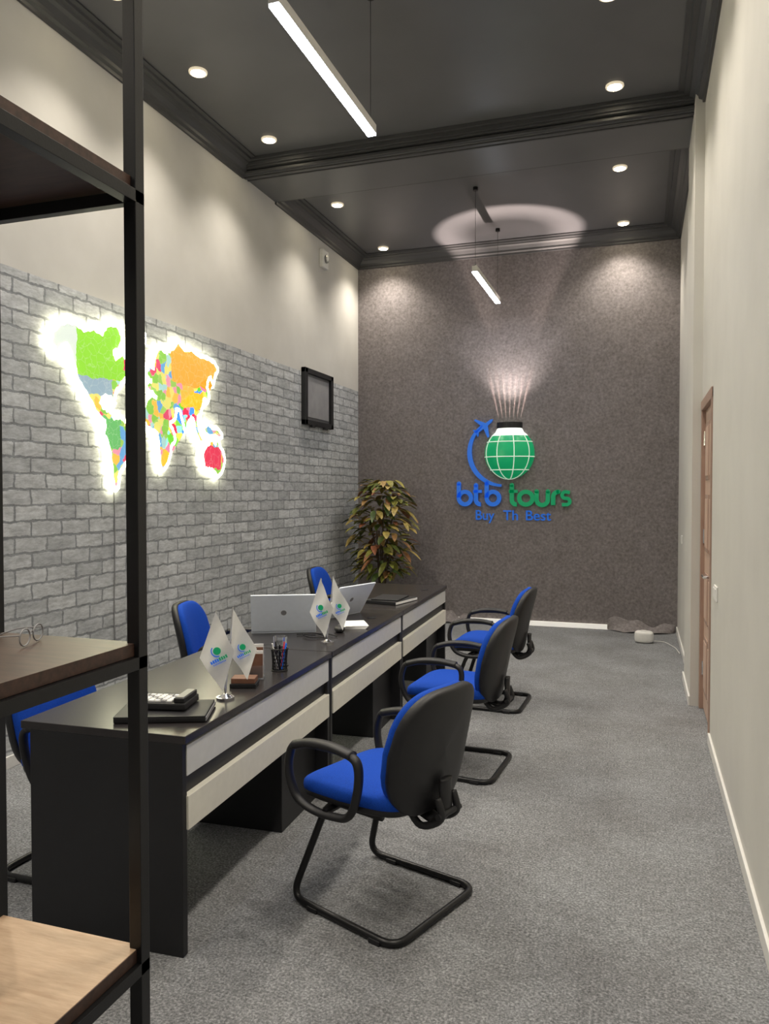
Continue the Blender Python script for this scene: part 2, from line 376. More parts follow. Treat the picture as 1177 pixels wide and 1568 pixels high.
cornice('trim_cornice_back', (XL, YB, Hc), (XRF, YB, Hc), (0, -1, 0))
b = MB(); b.box((XL, BY0, BZ), (XRF, BY1, H), 'ceil')
for y, s_ in ((BY0, -1), (BY1, 1)):
    for (a, z0, z1) in ((0.10, 4.47, 4.50), (0.07, 4.44, 4.47), (0.05, 4.425, 4.44), (0.03, 4.39, 4.41)):
        b.box((XL, min(y, y+s_*a), z0), (XRF, max(y, y+s_*a), z1), 'cornice', 0.003)
b.box((XL, BY0+0.02, BZ-0.012), (XRF, BY0+0.05, BZ), 'cornice', 0.003)
b.box((XL, BY0+0.09, BZ-0.008), (XRF, BY0+0.11, BZ), 'cornice', 0.003)
b.obj('trim_ceiling_beam')

# baseboards
b = MB()
b.box((XR-0.014, YF, 0), (XR, 5.14, 0.07), 'skirt', 0.004)
b.box((0.341, 6.03, 0), (0.355, 6.86, 0.07), 'skirt', 0.004); b.box((XRF-0.014, 6.86, 0), (XRF, YB, 0.07), 'skirt', 0.004)
b.obj('baseboard_right')
b = MB(); b.box((XL, YF, 0), (XL+0.014, YB, 0.07), 'skirt', 0.004); b.obj('baseboard_left')
b = MB(); b.box((-2.4, YB-0.03, 0), (0.0, YB, 0.055), 'skirt_lit', 0.004); b.obj('baseboard_back')
def hem(name, x0, x1, hgt):
    bb = MB(); vs = []; fs = []; nx = 60; nz = 8
    for i in range(nx+1):
        x = x0+(x1-x0)*i/nx; s = i/nx
        k = math.sin(math.pi*min(1, max(0, s)))**0.6
        for j in range(nz+1):
            t = j/nz
            z = hgt*(0.75+0.3*math.sin(s*6.0+0.5)+0.12*math.sin(s*17))*(1-t)**1.3+0.004+0.018*k*abs(math.sin(t*4+s*9))
            y = YB-0.034-0.17*k*t-0.012*math.sin(s*14+t*4)*t
            vs.append((x, y, z))
    for i in range(nx):
        for j in range(nz):
            a = i*(nz+1)+j; fs.append([a, a+1, a+nz+2, a+nz+1])
    bb.add(vs, fs, 'felt', True); return bb.obj(name)
hem('felt_hem', -0.35, 0.375, 0.13); hem('felt_hem', -2.35, -1.95, 0.14)

# ------------------------------------------------------------ downlights
ly = [(-2.95, [-1.0, 0.4, 1.7, 2.8, 3.85, 4.75, 5.83, 7.35, 8.82]), (-0.2, [-1.0, 0.4, 1.7, 2.8, 3.85, 4.78, 5.86, 7.33, 8.83])]  # nearest fixtures of both rows are out of view, added for lighting
db = MB()
db.cyl((0, 0, 0), (0, 0, -0.006), 0.064, 'ring', n=28)
db.tube([(0.056*math.cos(2*math.pi*k/28), 0.056*math.sin(2*math.pi*k/28), -0.008) for k in range(28)], 0.009, 'ring', closed=True, n=8)
db.cyl((0, 0, -0.006), (0, 0, -0.016), 0.048, 'bulb', n=24)
dme = None
def spot(parent, loc, power, size=150, blend=1.0, rad=0.03, col=(1, 0.915, 0.79)):
    l = bpy.data.lights.new('lamp_light', 'SPOT'); l.energy = power; l.spot_size = math.radians(size); l.spot_blend = blend
    l.shadow_soft_size = rad; l.color = col
    o = bpy.data.objects.new('lamp_light', l); scene.collection.objects.link(o); o.location = loc
    if parent: o.parent = parent
    return o
for x, ys in ly:
    for y in ys:
        if dme is None:
            o = db.obj('recessed_downlight', (x, y, H)); dme = o.data
        else: o = place('recessed_downlight', dme, (x, y, H))
        s_ = spot(o, (0, 0, -0.05), 98 if x < -1 else 95, 118, 1.0, 0.045)
        if x < -1 and y < 8: s_.rotation_euler = (0, math.radians(-9), 0)

def pendant(y0, y1, x=-1.53, z=3.69):
    bb = MB(); L = y1-y0
    bb.box((-0.026, 0, 0.0), (0.026, L, 0.055), 'white', 0.003)
    bb.box((-0.026, 0.006, -0.012), (0.026, L-0.006, 0.001), 'led', 0.004)
    for yy in (0.03, L-0.03):
        bb.cyl((0, yy, 0.05), (0, yy, H-z-0.02), 0.0018, 'metalblk', n=6)
        bb.cyl((0, yy, H-z-0.03), (0, yy, H-z), 0.025, 'metalblk', n=16)
        bb.cyl((0, yy, 0.05), (0, yy, 0.08), 0.007, 'chrome', n=10)
    return bb.obj('linear_pendant_light', (x, y0, z))
pendant(3.07, 4.37); pendant(7.34, 8.62); pendant(-0.9, 0.4)

# ------------------------------------------------------------ desks
def desk_mesh(L, W=0.66):
    b = MB()
    b.box((-W, 0, 0.722), (0.0, L, 0.75), 'desktop', 0.003)
    for y in (0.0, L-0.03): b.box((-W+0.04, y, 0), (-0.012, y+0.03, 0.722), 'desk', 0.002)
    b.box((-0.05, 0.03, 0.42), (-0.03, L-0.03, 0.722), 'desk')
    b.box((-0.03, 0.025, 0.608), (-0.008, L-0.025, 0.712), 'panelg', 0.002)
    b.box((-0.03, 0.025, 0.425), (-0.004, L-0.025, 0.54), 'panelc', 0.002)
    y0, y1 = L-0.45, L-0.03
    b.box((-0.56, y0, 0.0), (-0.08, y1, 0.70), 'desk', 0.003)
    for k in range(3):
        z0 = 0.06+k*0.21
        b.box((-0.575, y0+0.01, z0), (-0.555, y1-0.01, z0+0.20), 'desk', 0.003)
        b.cyl((-0.595, y0+0.12, z0+0.1), (-0.595, y1-0.12, z0+0.1), 0.005, 'chrome', n=8)
        for yy in (y0+0.13, y1-0.13): b.cyl((-0.575, yy, z0+0.1), (-0.595, yy, z0+0.1), 0.004, 'chrome', n=8)
    b.cyl((-0.12, L-0.35, 0.7495), (-0.12, L-0.35, 0.7525), 0.03, 'plastic', n=24)
    return b
ang = math.radians(2.3)
def along(d): return (-1.43-math.sin(ang)*d, 2.20+math.cos(ang)*d)
p = along(0); b = desk_mesh(1.42); o = b.obj('office_desk', (p[0], p[1], 0), ang); dm = o.data
p = along(1.43); place('office_desk', dm, (p[0], p[1], 0), ang)
p = along(2.86); b = desk_mesh(1.50); b.obj('office_desk', (p[0], p[1], 0), ang)

# ------------------------------------------------------------ chair
def chair_mesh():
    b = MB()
    def seatfn(p):
        z = p.z
        z -= 0.35*max(0, p.y-0.12)**2*4
        z += 0.10*p.x*p.x
        w = 1.0-0.10*max(0, -p.y)/0.23
        return Vector((p.x*w, p.y, z))
    b.sell((0, 0.015, 0.458), (0.240, 0.245, 0.042), 'blue', 0.55, 0.42, fn=seatfn)
    b.sell((0, 0.015, 0.430), (0.233, 0.238, 0.030), 'plastic', 0.5, 0.42, fn=seatfn)
    def backfn(p):
        t = (p.y+0.235)/0.47
        w = 0.80+0.24*math.sin(math.pi*min(1, max(0, t*0.95+0.05)))**0.8
        x = p.x*w
        return Vector((x, p.y, p.z+0.75*x*x-0.20*p.y**2))
    tilt = math.radians(12)
    R = Matrix(((1, 0, 0, 0), (0, -math.sin(tilt), math.cos(tilt), 0), (0, math.cos(tilt), math.sin(tilt), 0), (0, 0, 0, 1)))
    X = Matrix.Translation((0, -0.245, 0.640)) @ R
    b.sell((0, 0, 0.020), (0.220, 0.228, 0.036), 'blue', 0.6, 0.50, fn=backfn, X=X)
    b.sell((0, 0, -0.012), (0.228, 0.238, 0.030), 'plastic', 0.45, 0.50, fn=backfn, X=X)
    b.tube(catmull([(0, 0.03, 0.400), (0, -0.15, 0.395), (0, -0.245, 0.372), (0, -0.285, 0.41), (0, -0.285, 0.50), (0, -0.288, 0.53)], 6), 0.014, 'plastic', n=10, sx=2.6, up=(1, 0, 0))
    b.box((-0.075, -0.12, 0.390), (0.075, 0.14, 0.420), 'plastic', 0.01)
    for s in (-1, 1):
        b.tube(catmull([(s*0.06, -0.16, 0.415), (s*0.06, -0.22, 0.36), (s*0.05, -0.30, 0.40), (s*0.05, -0.285, 0.47)], 6), 0.014, 'plastic', n=8)
    b.cyl((-0.07, -0.30, 0.41), (0.07, -0.30, 0.41), 0.012, 'plastic', n=10)
    for s in (-1, 1):
        x = s*0.266
        loop = [(x, 0.240, 0.575), (x, 0.200, 0.625), (x, 0.05, 0.640), (x, -0.06, 0.632), (x*1.0, -0.098, 0.597), (x*0.98, -0.088, 0.50), (x*0.96, -0.045, 0.410), (x*0.95, 0.03, 0.388), (x*0.95, 0.13, 0.388), (x*0.97, 0.208, 0.42), (x, 0.243, 0.50)]
        b.tube(catmull(loop, 6, True), 0.0145, 'plastic', closed=True, n=10, sx=1.35, up=(1, 0, 0))
        b.tube(catmull([(x, 0.215, 0.618), (x, 0.13, 0.641), (x, 0.03, 0.647), (x, -0.07, 0.635)], 6), 0.017, 'plastic', n=10, sx=1.5, up=(1, 0, 0))
        b.cyl((x*0.97, 0.07, 0.395), (s*0.12, 0.07, 0.402), 0.013, 'metalblk', n=10)
    path = [(0.17, -0.13, 0.400), (0.17, 0.13, 0.400), (0.235, 0.262, 0.0145), (0.258, -0.255, 0.0145), (-0.258, -0.255, 0.0145), (-0.235, 0.262, 0.0145), (-0.17, 0.13, 0.400), (-0.17, -0.13, 0.400)]
    b.tube(fillet(path, 0.075, 8), 0.0138, 'metalblk', n=12)
    b.cyl((-0.17, 0.0, 0.400), (0.17, 0.0, 0.400), 0.012, 'metalblk', n=10)
    for (x, y) in ((0.255, -0.17), (-0.255, -0.17), (0.24, 0.14), (-0.24, 0.14)):
        b.box((x-0.017, y-0.025, 0.0), (x+0.017, y+0.025, 0.018), 'plastic', 0.004)
    return b
cb = chair_mesh()
co = cb.obj('visitor_chair', (-0.930, 2.785, 0), math.radians(70)); cm = co.data
place('visitor_chair', cm, (-0.985, 4.30, 0), math.radians(86))
place('visitor_chair', cm, (-1.05, 5.67, 0), math.radians(88))
place('office_chair', cm, (-2.20, 2.68, 0), math.radians(-93))
place('office_chair', cm, (-2.48, 4.30, 0), math.radians(-75))
place('office_chair', cm, (-2.60, 6.62, 0), math.radians(-85))

# ------------------------------------------------------------ shelving unit (near left)
b = MB()
pw = 0.033; x1, x0 = -1.098, -1.555; yb, yn = 1.535, 0.50
for (xx, yy) in ((x1-pw, yb-pw), (x0, yb-pw), (x1-pw, yn), (x0, yn)):
    b.box((xx, yy, 0), (xx+pw, yy+pw, 3.2), 'metalblk', 0.002)
for z, mk in ((0.490, 'shelflight'), (1.211, 'shelfdark'), (2.285, 'shelfdark'), (3.2, 'shelfdark')):
    b.box((x0+0.002, yn+0.002, z-0.03), (x1-pw*0.4, yb-pw*0.4, z), 'shelfdark', 0.001)
    if mk == 'shelflight': b.box((x0+0.003, yn+0.003, z-0.004), (x1-pw*0.45, yb-pw*0.45, z+0.0015), 'shelflight', 0.001)
    for (lo, hi) in (((x0, yb-pw, z-0.06), (x1, yb-pw*0.3, z-0.031)), ((x0, yn, z-0.06), (x1, yn+0.03, z-0.031)), ((x0, yn, z-0.06), (x0+0.03, yb, z-0.031)), ((x1-0.03, yn, z-0.06), (x1, yb, z-0.031))):
        b.box(lo, hi, 'metalblk', 0.001)
b.obj('shelving_unit')
def glasses(name, loc, rz, mk):
    b = MB()
    for s in (-1, 1):
        b.tube([(s*0.034+0.026*math.cos(t*math.pi/8), 0.0, 0.022+0.019*math.sin(t*math.pi/8)) for t in range(16)], 0.0018, mk, closed=True, n=6)
        b.tube(catmull([(s*0.06, 0, 0.03), (s*0.058, 0.06, 0.025), (s*0.05, 0.12, 0.004)], 5), 0.0016, mk, n=6)
    b.tube(catmull([(-0.009, 0, 0.026), (0, 0, 0.032), (0.009, 0, 0.026)], 4), 0.0016, mk, n=6)
    return b.obj(name, loc, rz)
glasses('eyeglasses', (-1.33, 1.42, 1.2115), 1.9, 'keys')
glasses('sunglasses', (-1.49, 1.36, 1.2115), 0.4, 'plastic')
b = MB()
b.sell((0, 0, 0.072), (0.07, 0.10, 0.06), 'paper', 0.8, 0.7, fn=lambda p: p+Vector((0.012*math.sin(p.y*60), 0.01*math.sin(p.z*80), 0.008*math.sin(p.x*70))))
b.obj('paper_towel_pack', (-1.38, 1.20, 0.4925), 0.2)

# ------------------------------------------------------------ neon world map
XM = Matrix(((0, 0, 1, 0), (1, 0, 0, 0), (0, 1, 0, 0), (0, 0, 0, 1)))  # local x->Y, y->Z, z->X
namer = [(3.76,2.47),(3.80,2.55),(3.87,2.60),(3.97,2.615),(4.05,2.59),(4.14,2.615),(4.22,2.60),(4.27,2.66),(4.37,2.68),(4.42,2.62),(4.40,2.55),(4.34,2.51),(4.36,2.46),(4.43,2.50),(4.50,2.44),(4.54,2.39),(4.47,2.36),(4.42,2.31),(4.37,2.26),(4.335,2.20),(4.34,2.155),(4.30,2.20),(4.23,2.195),(4.20,2.15),(4.25,2.11),(4.30,2.10),(4.335,2.06),(4.40,2.07),(4.46,2.04),(4.55,1.97),(4.57,1.90),(4.50,1.85),(4.47,1.78),(4.40,1.72),(4.375,1.65),(4.37,1.60),(4.33,1.61),(4.315,1.70),(4.30,1.80),(4.28,1.88),(4.235,1.95),(4.25,2.02),(4.20,2.06),(4.13,2.12),(4.07,2.20),(4.01,2.25),(3.97,2.33),(3.94,2.41),(3.90,2.48),(3.85,2.46),(3.81,2.41),(3.79,2.44)]
green = [(4.47,2.66),(4.53,2.71),(4.63,2.71),(4.68,2.66),(4.64,2.58),(4.58,2.50),(4.54,2.45),(4.50,2.52),(4.49,2.60)]
euras = [(4.70,2.40),(4.73,2.47),(4.78,2.46),(4.80,2.55),(4.86,2.62),(4.93,2.60),(4.98,2.62),(5.05,2.66),(5.10,2.71),(5.18,2.66),(5.28,2.68),(5.38,2.65),(5.50,2.65),(5.62,2.63),(5.67,2.58),(5.62,2.53),(5.60,2.45),(5.565,2.52),(5.52,2.48),(5.50,2.42),(5.53,2.36),(5.51,2.30),(5.46,2.33),(5.43,2.26),(5.40,2.19),(5.36,2.17),(5.37,2.09),(5.40,2.03),(5.44,1.99),(5.40,1.97),(5.34,2.04),(5.31,2.13),(5.27,2.16),(5.22,2.10),(5.19,2.04),(5.15,2.12),(5.12,2.19),(5.06,2.20),(5.05,2.13),(4.98,2.09),(5.02,2.02),(5.04,1.97),(4.99,1.90),(4.97,1.82),(4.91,1.75),(4.87,1.74),(4.85,1.82),(4.84,1.92),(4.82,2.00),(4.76,2.02),(4.68,2.05),(4.66,2.13),(4.70,2.22),(4.76,2.26),(4.82,2.25),(4.76,2.29),(4.70,2.31),(4.71,2.35),(4.76,2.37)]
aust = [(5.44,1.84),(5.46,1.91),(5.53,1.96),(5.58,2.00),(5.63,1.96),(5.66,2.01),(5.70,1.95),(5.76,1.89),(5.77,1.81),(5.72,1.74),(5.66,1.70),(5.60,1.75),(5.53,1.76),(5.47,1.77)]
indo = [(5.46,2.07),(5.52,2.12),(5.58,2.09),(5.66,2.09),(5.73,2.05),(5.70,2.02),(5.62,2.04),(5.54,2.03)]
def jag(poly, n=3, a=0.006):
    q = [(v.x, v.y) for v in catmull([(p[0], p[1], 0) for p in poly], n, True)]
    return [(x+a*math.sin(i*2.3+x*50), y+a*math.cos(i*3.1+y*40)) for i, (x, y) in enumerate(q)]
def inset(poly, d):
    N = len(poly); area = sum(poly[i][0]*poly[(i+1) % N][1]-poly[(i+1) % N][0]*poly[i][1] for i in range(N)); s = 1 if area > 0 else -1
    out = []
    for i in range(N):
        a = Vector(poly[i-2]); c = Vector(poly[(i+2) % N]); t = (c-a).normalized(); out.append((poly[i][0]-t.y*d*s, poly[i][1]+t.x*d*s))
    return out
b = MB()
Xm = Matrix.Translation((XL, 0, 0)) @ XM
for k, poly in enumerate((namer, green, euras, aust, indo)):
    sp = jag(poly)
    b.prism(sp, 'mapbase', Xm, 0.030, 0.036)
    b.prism(inset(sp, 0.008), 'map', Xm, 0.0361, 0.0385)
    b.tube([Xm @ Vector((x, y, 0.024)) for x, y in inset(sp, -0.006)], 0.020, 'neon', closed=True, n=8, up=(1, 0, 0))
for (y, z) in ((4.1, 2.5), (4.4, 1.9), (4.9, 2.3), (5.4, 2.5), (5.6, 1.8)): b.cyl((XL, y, z), (XL+0.031, y, z), 0.008, 'chrome', n=10)
b.tube(catmull([(XL+0.006, 4.37, 1.66), (XL+0.006, 4.375, 1.2), (XL+0.006, 4.36, 0.7), (XL+0.006, 4.38, 0.30)], 6), 0.004, 'keys', n=6)
b.obj('neon_world_map_sign')

# framed panel on the left wall
b = MB()
y0, y1, z0, z1 = 7.42, 8.20, 2.285, 2.885
for (a, c) in (((y0, z0), (y1, z0+0.055)), ((y0, z1-0.055), (y1, z1)), ((y0, z0), (y0+0.07, z1)), ((y1-0.07, z0), (y1, z1))):
    b.box((XL, a[0], a[1]), (XL+0.05, c[0], c[1]), 'plastic', 0.006)
b.box((XL, y0+0.05, z0+0.04), (XL+0.02, y1-0.05, z1-0.04), 'greyin')
b.box((XL+0.02, y0+0.10, z0+0.085), (XL+0.03, y1-0.10, z1-0.085), 'greymid', 0.004)
b.box((XL+0.02, 7.6, z0-0.02), (XL+0.05, 7.68, z0+0.01), 'plastic', 0.003); b.box((XL+0.02, 7.95, z0-0.02), (XL+0.05, 8.03, z0+0.01), 'plastic', 0.003)
b.obj('wall_picture_frame')
b = MB(); b.box((XL, 7.90, 4.06), (XL+0.05, 8.06, 4.26), 'white', 0.012); b.cyl((XL+0.05, 7.98, 4.16), (XL+0.065, 7.98, 4.16), 0.045, 'greyin'); b.cyl((XL+0.06, 7.98, 4.16), (XL+0.07, 7.98, 4.16), 0.025, 'white')
b.obj('wall_siren')

# ------------------------------------------------------------ logo sign on back wall
b = MB()
XW = Matrix(((1, 0, 0, 0), (0, 0, -1, YB), (0, 1, 0, 0), (0, 0, 0, 1)))  # x->X, y->Z, z->-Y
def arc(cx, cy, rx, ry, a0, a1, n=20): return [(cx+rx*math.cos(math.radians(a0+(a1-a0)*k/n)), cy+ry*math.sin(math.radians(a0+(a1-a0)*k/n))) for k in range(n+1)]
SW = 0.050
def rb(pts, mk, w=SW, closed=False): b.ribbon(pts, w, mk, XW, 0.012, 0.034, closed)
def disc(x, y, mk, r=SW/2): b.prism(arc(x, y, r, r, 0, 342, 19), mk, XW, 0.012, 0.034)
bz = 1.425
def let_b(x, mk):
    rb([(x+0.02, bz+0.25), (x+0.02, bz+0.08)], mk); disc(x+0.02, bz+0.25, mk)
    rb(arc(x+0.095, bz+0.075, 0.075, 0.075, 0, 350, 35), mk, closed=True)
def let_t(x, mk):
    rb([(x+0.03, bz+0.23)]+[(x+0.03, bz+0.06)]+arc(x+0.085, bz+0.055, 0.055, 0.055, 180, 275, 10), mk); disc(x+0.03, bz+0.23, mk)
    rb([(x-0.005, bz+0.155), (x+0.10, bz+0.155)], mk, 0.036)
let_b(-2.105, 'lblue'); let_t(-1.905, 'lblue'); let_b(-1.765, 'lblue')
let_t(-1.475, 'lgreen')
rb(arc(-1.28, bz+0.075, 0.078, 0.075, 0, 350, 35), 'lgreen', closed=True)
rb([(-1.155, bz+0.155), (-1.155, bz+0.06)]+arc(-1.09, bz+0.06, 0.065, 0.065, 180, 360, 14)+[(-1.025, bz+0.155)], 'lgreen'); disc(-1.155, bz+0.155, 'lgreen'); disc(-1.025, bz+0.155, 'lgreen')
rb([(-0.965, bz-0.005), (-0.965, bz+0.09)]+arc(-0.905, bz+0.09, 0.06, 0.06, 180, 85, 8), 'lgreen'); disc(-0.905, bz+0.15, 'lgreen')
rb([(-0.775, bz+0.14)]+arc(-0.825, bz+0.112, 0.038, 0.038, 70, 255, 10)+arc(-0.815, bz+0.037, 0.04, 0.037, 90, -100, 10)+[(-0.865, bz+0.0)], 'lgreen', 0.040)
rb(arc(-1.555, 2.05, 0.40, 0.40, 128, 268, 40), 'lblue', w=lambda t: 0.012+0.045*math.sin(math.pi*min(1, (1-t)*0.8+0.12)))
pl = [(0.0,0.15),(0.018,0.12),(0.02,0.05),(0.14,-0.02),(0.14,-0.045),(0.02,-0.015),(0.015,-0.09),(0.05,-0.12),(0.05,-0.135),(0,-0.12)]
pl = pl+[(-x, y) for x, y in pl[::-1][1:-1]]
ca, sa = math.cos(math.radians(-52)), math.sin(math.radians(-52))
b.prism([(-1.785+(x*ca-y*sa)*0.95, 2.35+(x*sa+y*ca)*0.95) for x, y in pl], 'lblue', XW, 0.012, 0.034)
def word(txt, x0, x1, z, h, mk):
    c = bpy.data.curves.new('w', 'FONT'); c.body = txt; c.extrude = 0.006; c.size = 1.0; c.offset = 0.006
    o = bpy.data.objects.new('w', c); scene.collection.objects.link(o); bpy.context.view_layer.update()
    dg = bpy.context.evaluated_depsgraph_get(); me = bpy.data.meshes.new_from_object(o.evaluated_get(dg))
    xs = [v.co.x for v in me.vertices]; mn, mx = min(xs), max(xs)
    sx = (x1-x0)/(mx-mn); sz = h/0.69
    Xf = XW @ Matrix.Translation((x0-mn*sx, z, 0.008)) @ Matrix.Diagonal((sx, sz, 1, 1))
    bm = bmesh.new(); bm.from_mesh(me); b.addbm(bm, mk, False, Xf)
    bpy.data.objects.remove(o); bpy.data.curves.remove(c)
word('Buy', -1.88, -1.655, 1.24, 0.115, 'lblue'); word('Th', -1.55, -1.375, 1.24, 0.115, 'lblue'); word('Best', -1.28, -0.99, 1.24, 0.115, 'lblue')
b.obj('wall_logo_sign')

# globe lamp
b = MB()
gc = Vector((-1.478, YB, 2.03)); gr = 0.295
XG = Matrix.Translation(gc)
nu, nv = 32, 24; vs = []
def gp(lat, lon, r=gr):
    return Vector((r*math.cos(lat)*math.sin(lon), -0.62*r*math.cos(lat)*math.cos(lon), r*1.03*math.sin(lat)))
for j in range(nv+1):
    la = math.radians(-90+145*j/nv)
    for i in range(nu+1): vs.append(gp(la, math.radians(-90+180*i/nu)))
fg = []; ft = []
for j in range(nv):
    for i in range(nu):
        q = [j*(nu+1)+i, j*(nu+1)+i+1, (j+1)*(nu+1)+i+1, (j+1)*(nu+1)+i]
        (ft if j >= nv-2 else fg).append(q)
b.add(vs, fg, 'globe', True, XG); b.add(vs, ft, 'gtop', True, XG)
for lon in (-62, -24, 16, 56): b.tube([XG @ gp(math.radians(-88+140*k/24), math.radians(lon), gr*1.006) for k in range(25)], 0.006, 'grid', n=6)
for lat in (-40, -8, 26): b.tube([XG @ gp(math.radians(lat), math.radians(-90+180*k/24), gr*1.006) for k in range(25)], 0.006, 'grid', n=6)
def halfband(r0, d0, z0, r1, d1, z1, mk, n=24):
    vs = []
    for r, d, z in ((r0, d0, z0), (r1, d1, z1)):
        for k in range(n+1):
            a = math.pi+math.pi*k/n; vs.append((gc.x+r*math.cos(a), YB+d*math.sin(a), z))
    b.add(vs, [[k, k+1, n+2+k, n+1+k] for k in range(n)], mk, True)
rl = math.cos(math.radians(55))*gr
halfband(rl, rl*0.62, 2.03+gr*1.03*math.sin(math.radians(55)), 0.142, 0.105, 2.330, 'gtop')
CT = 2.395
halfband(0.150, 0.115, 2.325, 0.150, 0.115, CT, 'plastic'); halfband(0.140, 0.106, 2.325, 0.140, 0.106, CT, 'plastic')
halfband(0.150, 0.115, CT, 0.140, 0.106, CT, 'plastic'); halfband(0.150, 0.115, 2.325, 0.140, 0.106, 2.325, 'plastic')
gl = b.obj('globe_wall_lamp')
def beam(loc, rot, energy, col, fn, size=100, rad=0.008):
    l = bpy.data.lights.new('uplight', 'SPOT'); l.energy = energy; l.spot_size = math.radians(size); l.spot_blend = 0.3; l.shadow_soft_size = rad; l.color = col
    if fn:
        l.use_nodes = True; nt = l.node_tree
        em = next(n for n in nt.nodes if n.type == 'EMISSION')
        tc = nt.nodes.new('ShaderNodeTexCoord'); sp = nt.nodes.new('ShaderNodeSeparateXYZ'); nt.links.new(tc.outputs['Normal'], sp.inputs[0])
        mth = lambda op, a, c=None: mathn(nt, op, a, c)
        az = mth('ABSOLUTE', sp.outputs['Z']); out = fn(nt, mth, sp, az)
        nt.links.new(out, em.inputs['Strength'])
    o = bpy.data.objects.new('uplight', l); scene.collection.objects.link(o); o.location = loc; o.rotation_euler = rot; o.parent = gl
    return o
def smooth(nt, v, a, c):
    mr = nt.nodes.new('ShaderNodeMapRange'); mr.interpolation_type = 'SMOOTHSTEP'; nt.links.new(v, mr.inputs['Value'])
    mr.inputs['From Min'].default_value = min(a, c); mr.inputs['From Max'].default_value = max(a, c)
    mr.inputs['To Min'].default_value = 0.0 if a < c else 1.0; mr.inputs['To Max'].default_value = 1.0 if a < c else 0.0
    return mr.outputs['Result']
def ringfn(nt, mth, sp, az):
    x = mth('DIVIDE', sp.outputs['X'], az); y = mth('DIVIDE', sp.outputs['Y'], az)
    r = mth('SQRT', mth('ADD', mth('MULTIPLY', x, x), mth('MULTIPLY', y, y)))
    rp = ramp(nt, [(0.0, (0.15,)*3), (0.20, (0.20,)*3), (0.33, (0.95,)*3), (0.375, (1.0,)*3), (0.425, (0.05,)*3), (0.9, (0.0,)*3)])
    nt.links.new(r, rp.inputs['Fac'])
    return mth('MULTIPLY', rp.outputs['Color'], smooth(nt, y, -0.24, -0.15))
beam((-1.44, YB-0.10, 2.47), (math.radians(180+7), 0, 0), 900, (1, 0.82, 0.72), ringfn)
def rayfn(nt, mth, sp, az):  # emission pattern shapes one ray; the collar has no slits
    x = mth('ABSOLUTE', mth('DIVIDE', sp.outputs['X'], az)); y = mth('ABSOLUTE', mth('DIVIDE', sp.outputs['Y'], az))
    s = smooth(nt, x, 0.060, 0.012)
    w = mth('MINIMUM', mth('POWER', mth('DIVIDE', 0.17, mth('MAXIMUM', y, 0.02)), 2.4), 1.0)
    return mth('MULTIPLY', mth('MULTIPLY', s, w), smooth(nt, y, 0.09, 0.20))
for k in range(7):  # one added spot per ray of the fan on the wall
    off = -0.115+0.23*k/6
    e = (Matrix.Rotation(off*1.9, 4, 'Y') @ Matrix.Rotation(math.radians(180), 4, 'X')).to_euler()
    beam((gc.x+off, YB-0.085, CT-0.01), e, 75, (1, 0.72, 0.62), rayfn, size=110, rad=0.002)
o = beam((-1.46, YB-0.36, 2.50), (math.radians(180-22), 0, 0), 52, (1, 0.90, 0.84), None, size=95, rad=0.05); o.data.spot_blend = 1.0  # extra spot hung clear of the lamp, added for soft wall glow

# ------------------------------------------------------------ plant
b = MB()
b.cyl((0, 0, 0), (0, 0, 0.30), 0.13, 'plastic', r1=0.17, n=28); b.cyl((0, 0, 0.285), (0, 0, 0.302), 0.16, 'soil', n=28)
for k in range(11):
    a = k*2.4; r = 0.06+0.2*random.random(); h = 0.85+0.75*random.random()
    top = Vector((r*math.cos(a), r*math.sin(a), h))
    path = catmull([(0.03*math.cos(a), 0.03*math.sin(a), 0.3), (0.05*math.cos(a), 0.05*math.sin(a), 0.3+(h-0.3)*0.5), top], 6)
    b.tube(path, 0.009, 'stem', n=6)
def leaf(bs, d, up, L, W):
    d = d.normalized(); side = d.cross(up).normalized(); nrm = side.cross(d).normalized()
    vs = []; n = 6
    for i in range(n+1):
        t = i/n; w = W*math.sin(math.pi*min(1, t*0.93+0.05))**0.8; c = bs+d*L*t-Vector((0, 0, 1))*L*0.35*t*t
        vs += [c-side*w+nrm*w*0.3, c, c+side*w+nrm*w*0.3]
    fs = []
    for i in range(n):
        a = i*3; fs += [[a, a+1, a+4, a+3], [a+1, a+2, a+5, a+4]]
    b.add(vs, fs, 'leaf', True)
for k in range(430):
    z = 0.62+1.10*random.random()
    t = (z-0.62)/1.10; R = 0.40*(0.55+0.45*math.sin(math.pi*min(1, 0.15+t*0.75)))*(1.0 if t < 0.8 else 1-(t-0.8)*1.9)
    a = random.random()*2*math.pi; rr = R*math.sqrt(random.random())*0.85
    bs = Vector((rr*math.cos(a), rr*math.sin(a), z))
    aa = a+random.uniform(-0.7, 0.7)
    d = Vector((math.cos(aa), math.sin(aa), random.uniform(-0.5, 0.6)))
    leaf(bs, d, Vector((0, 0, 1)), random.uniform(0.12, 0.20), random.uniform(0.026, 0.042))
b.obj('potted_croton_plant', (-2.86, 8.52, 0))

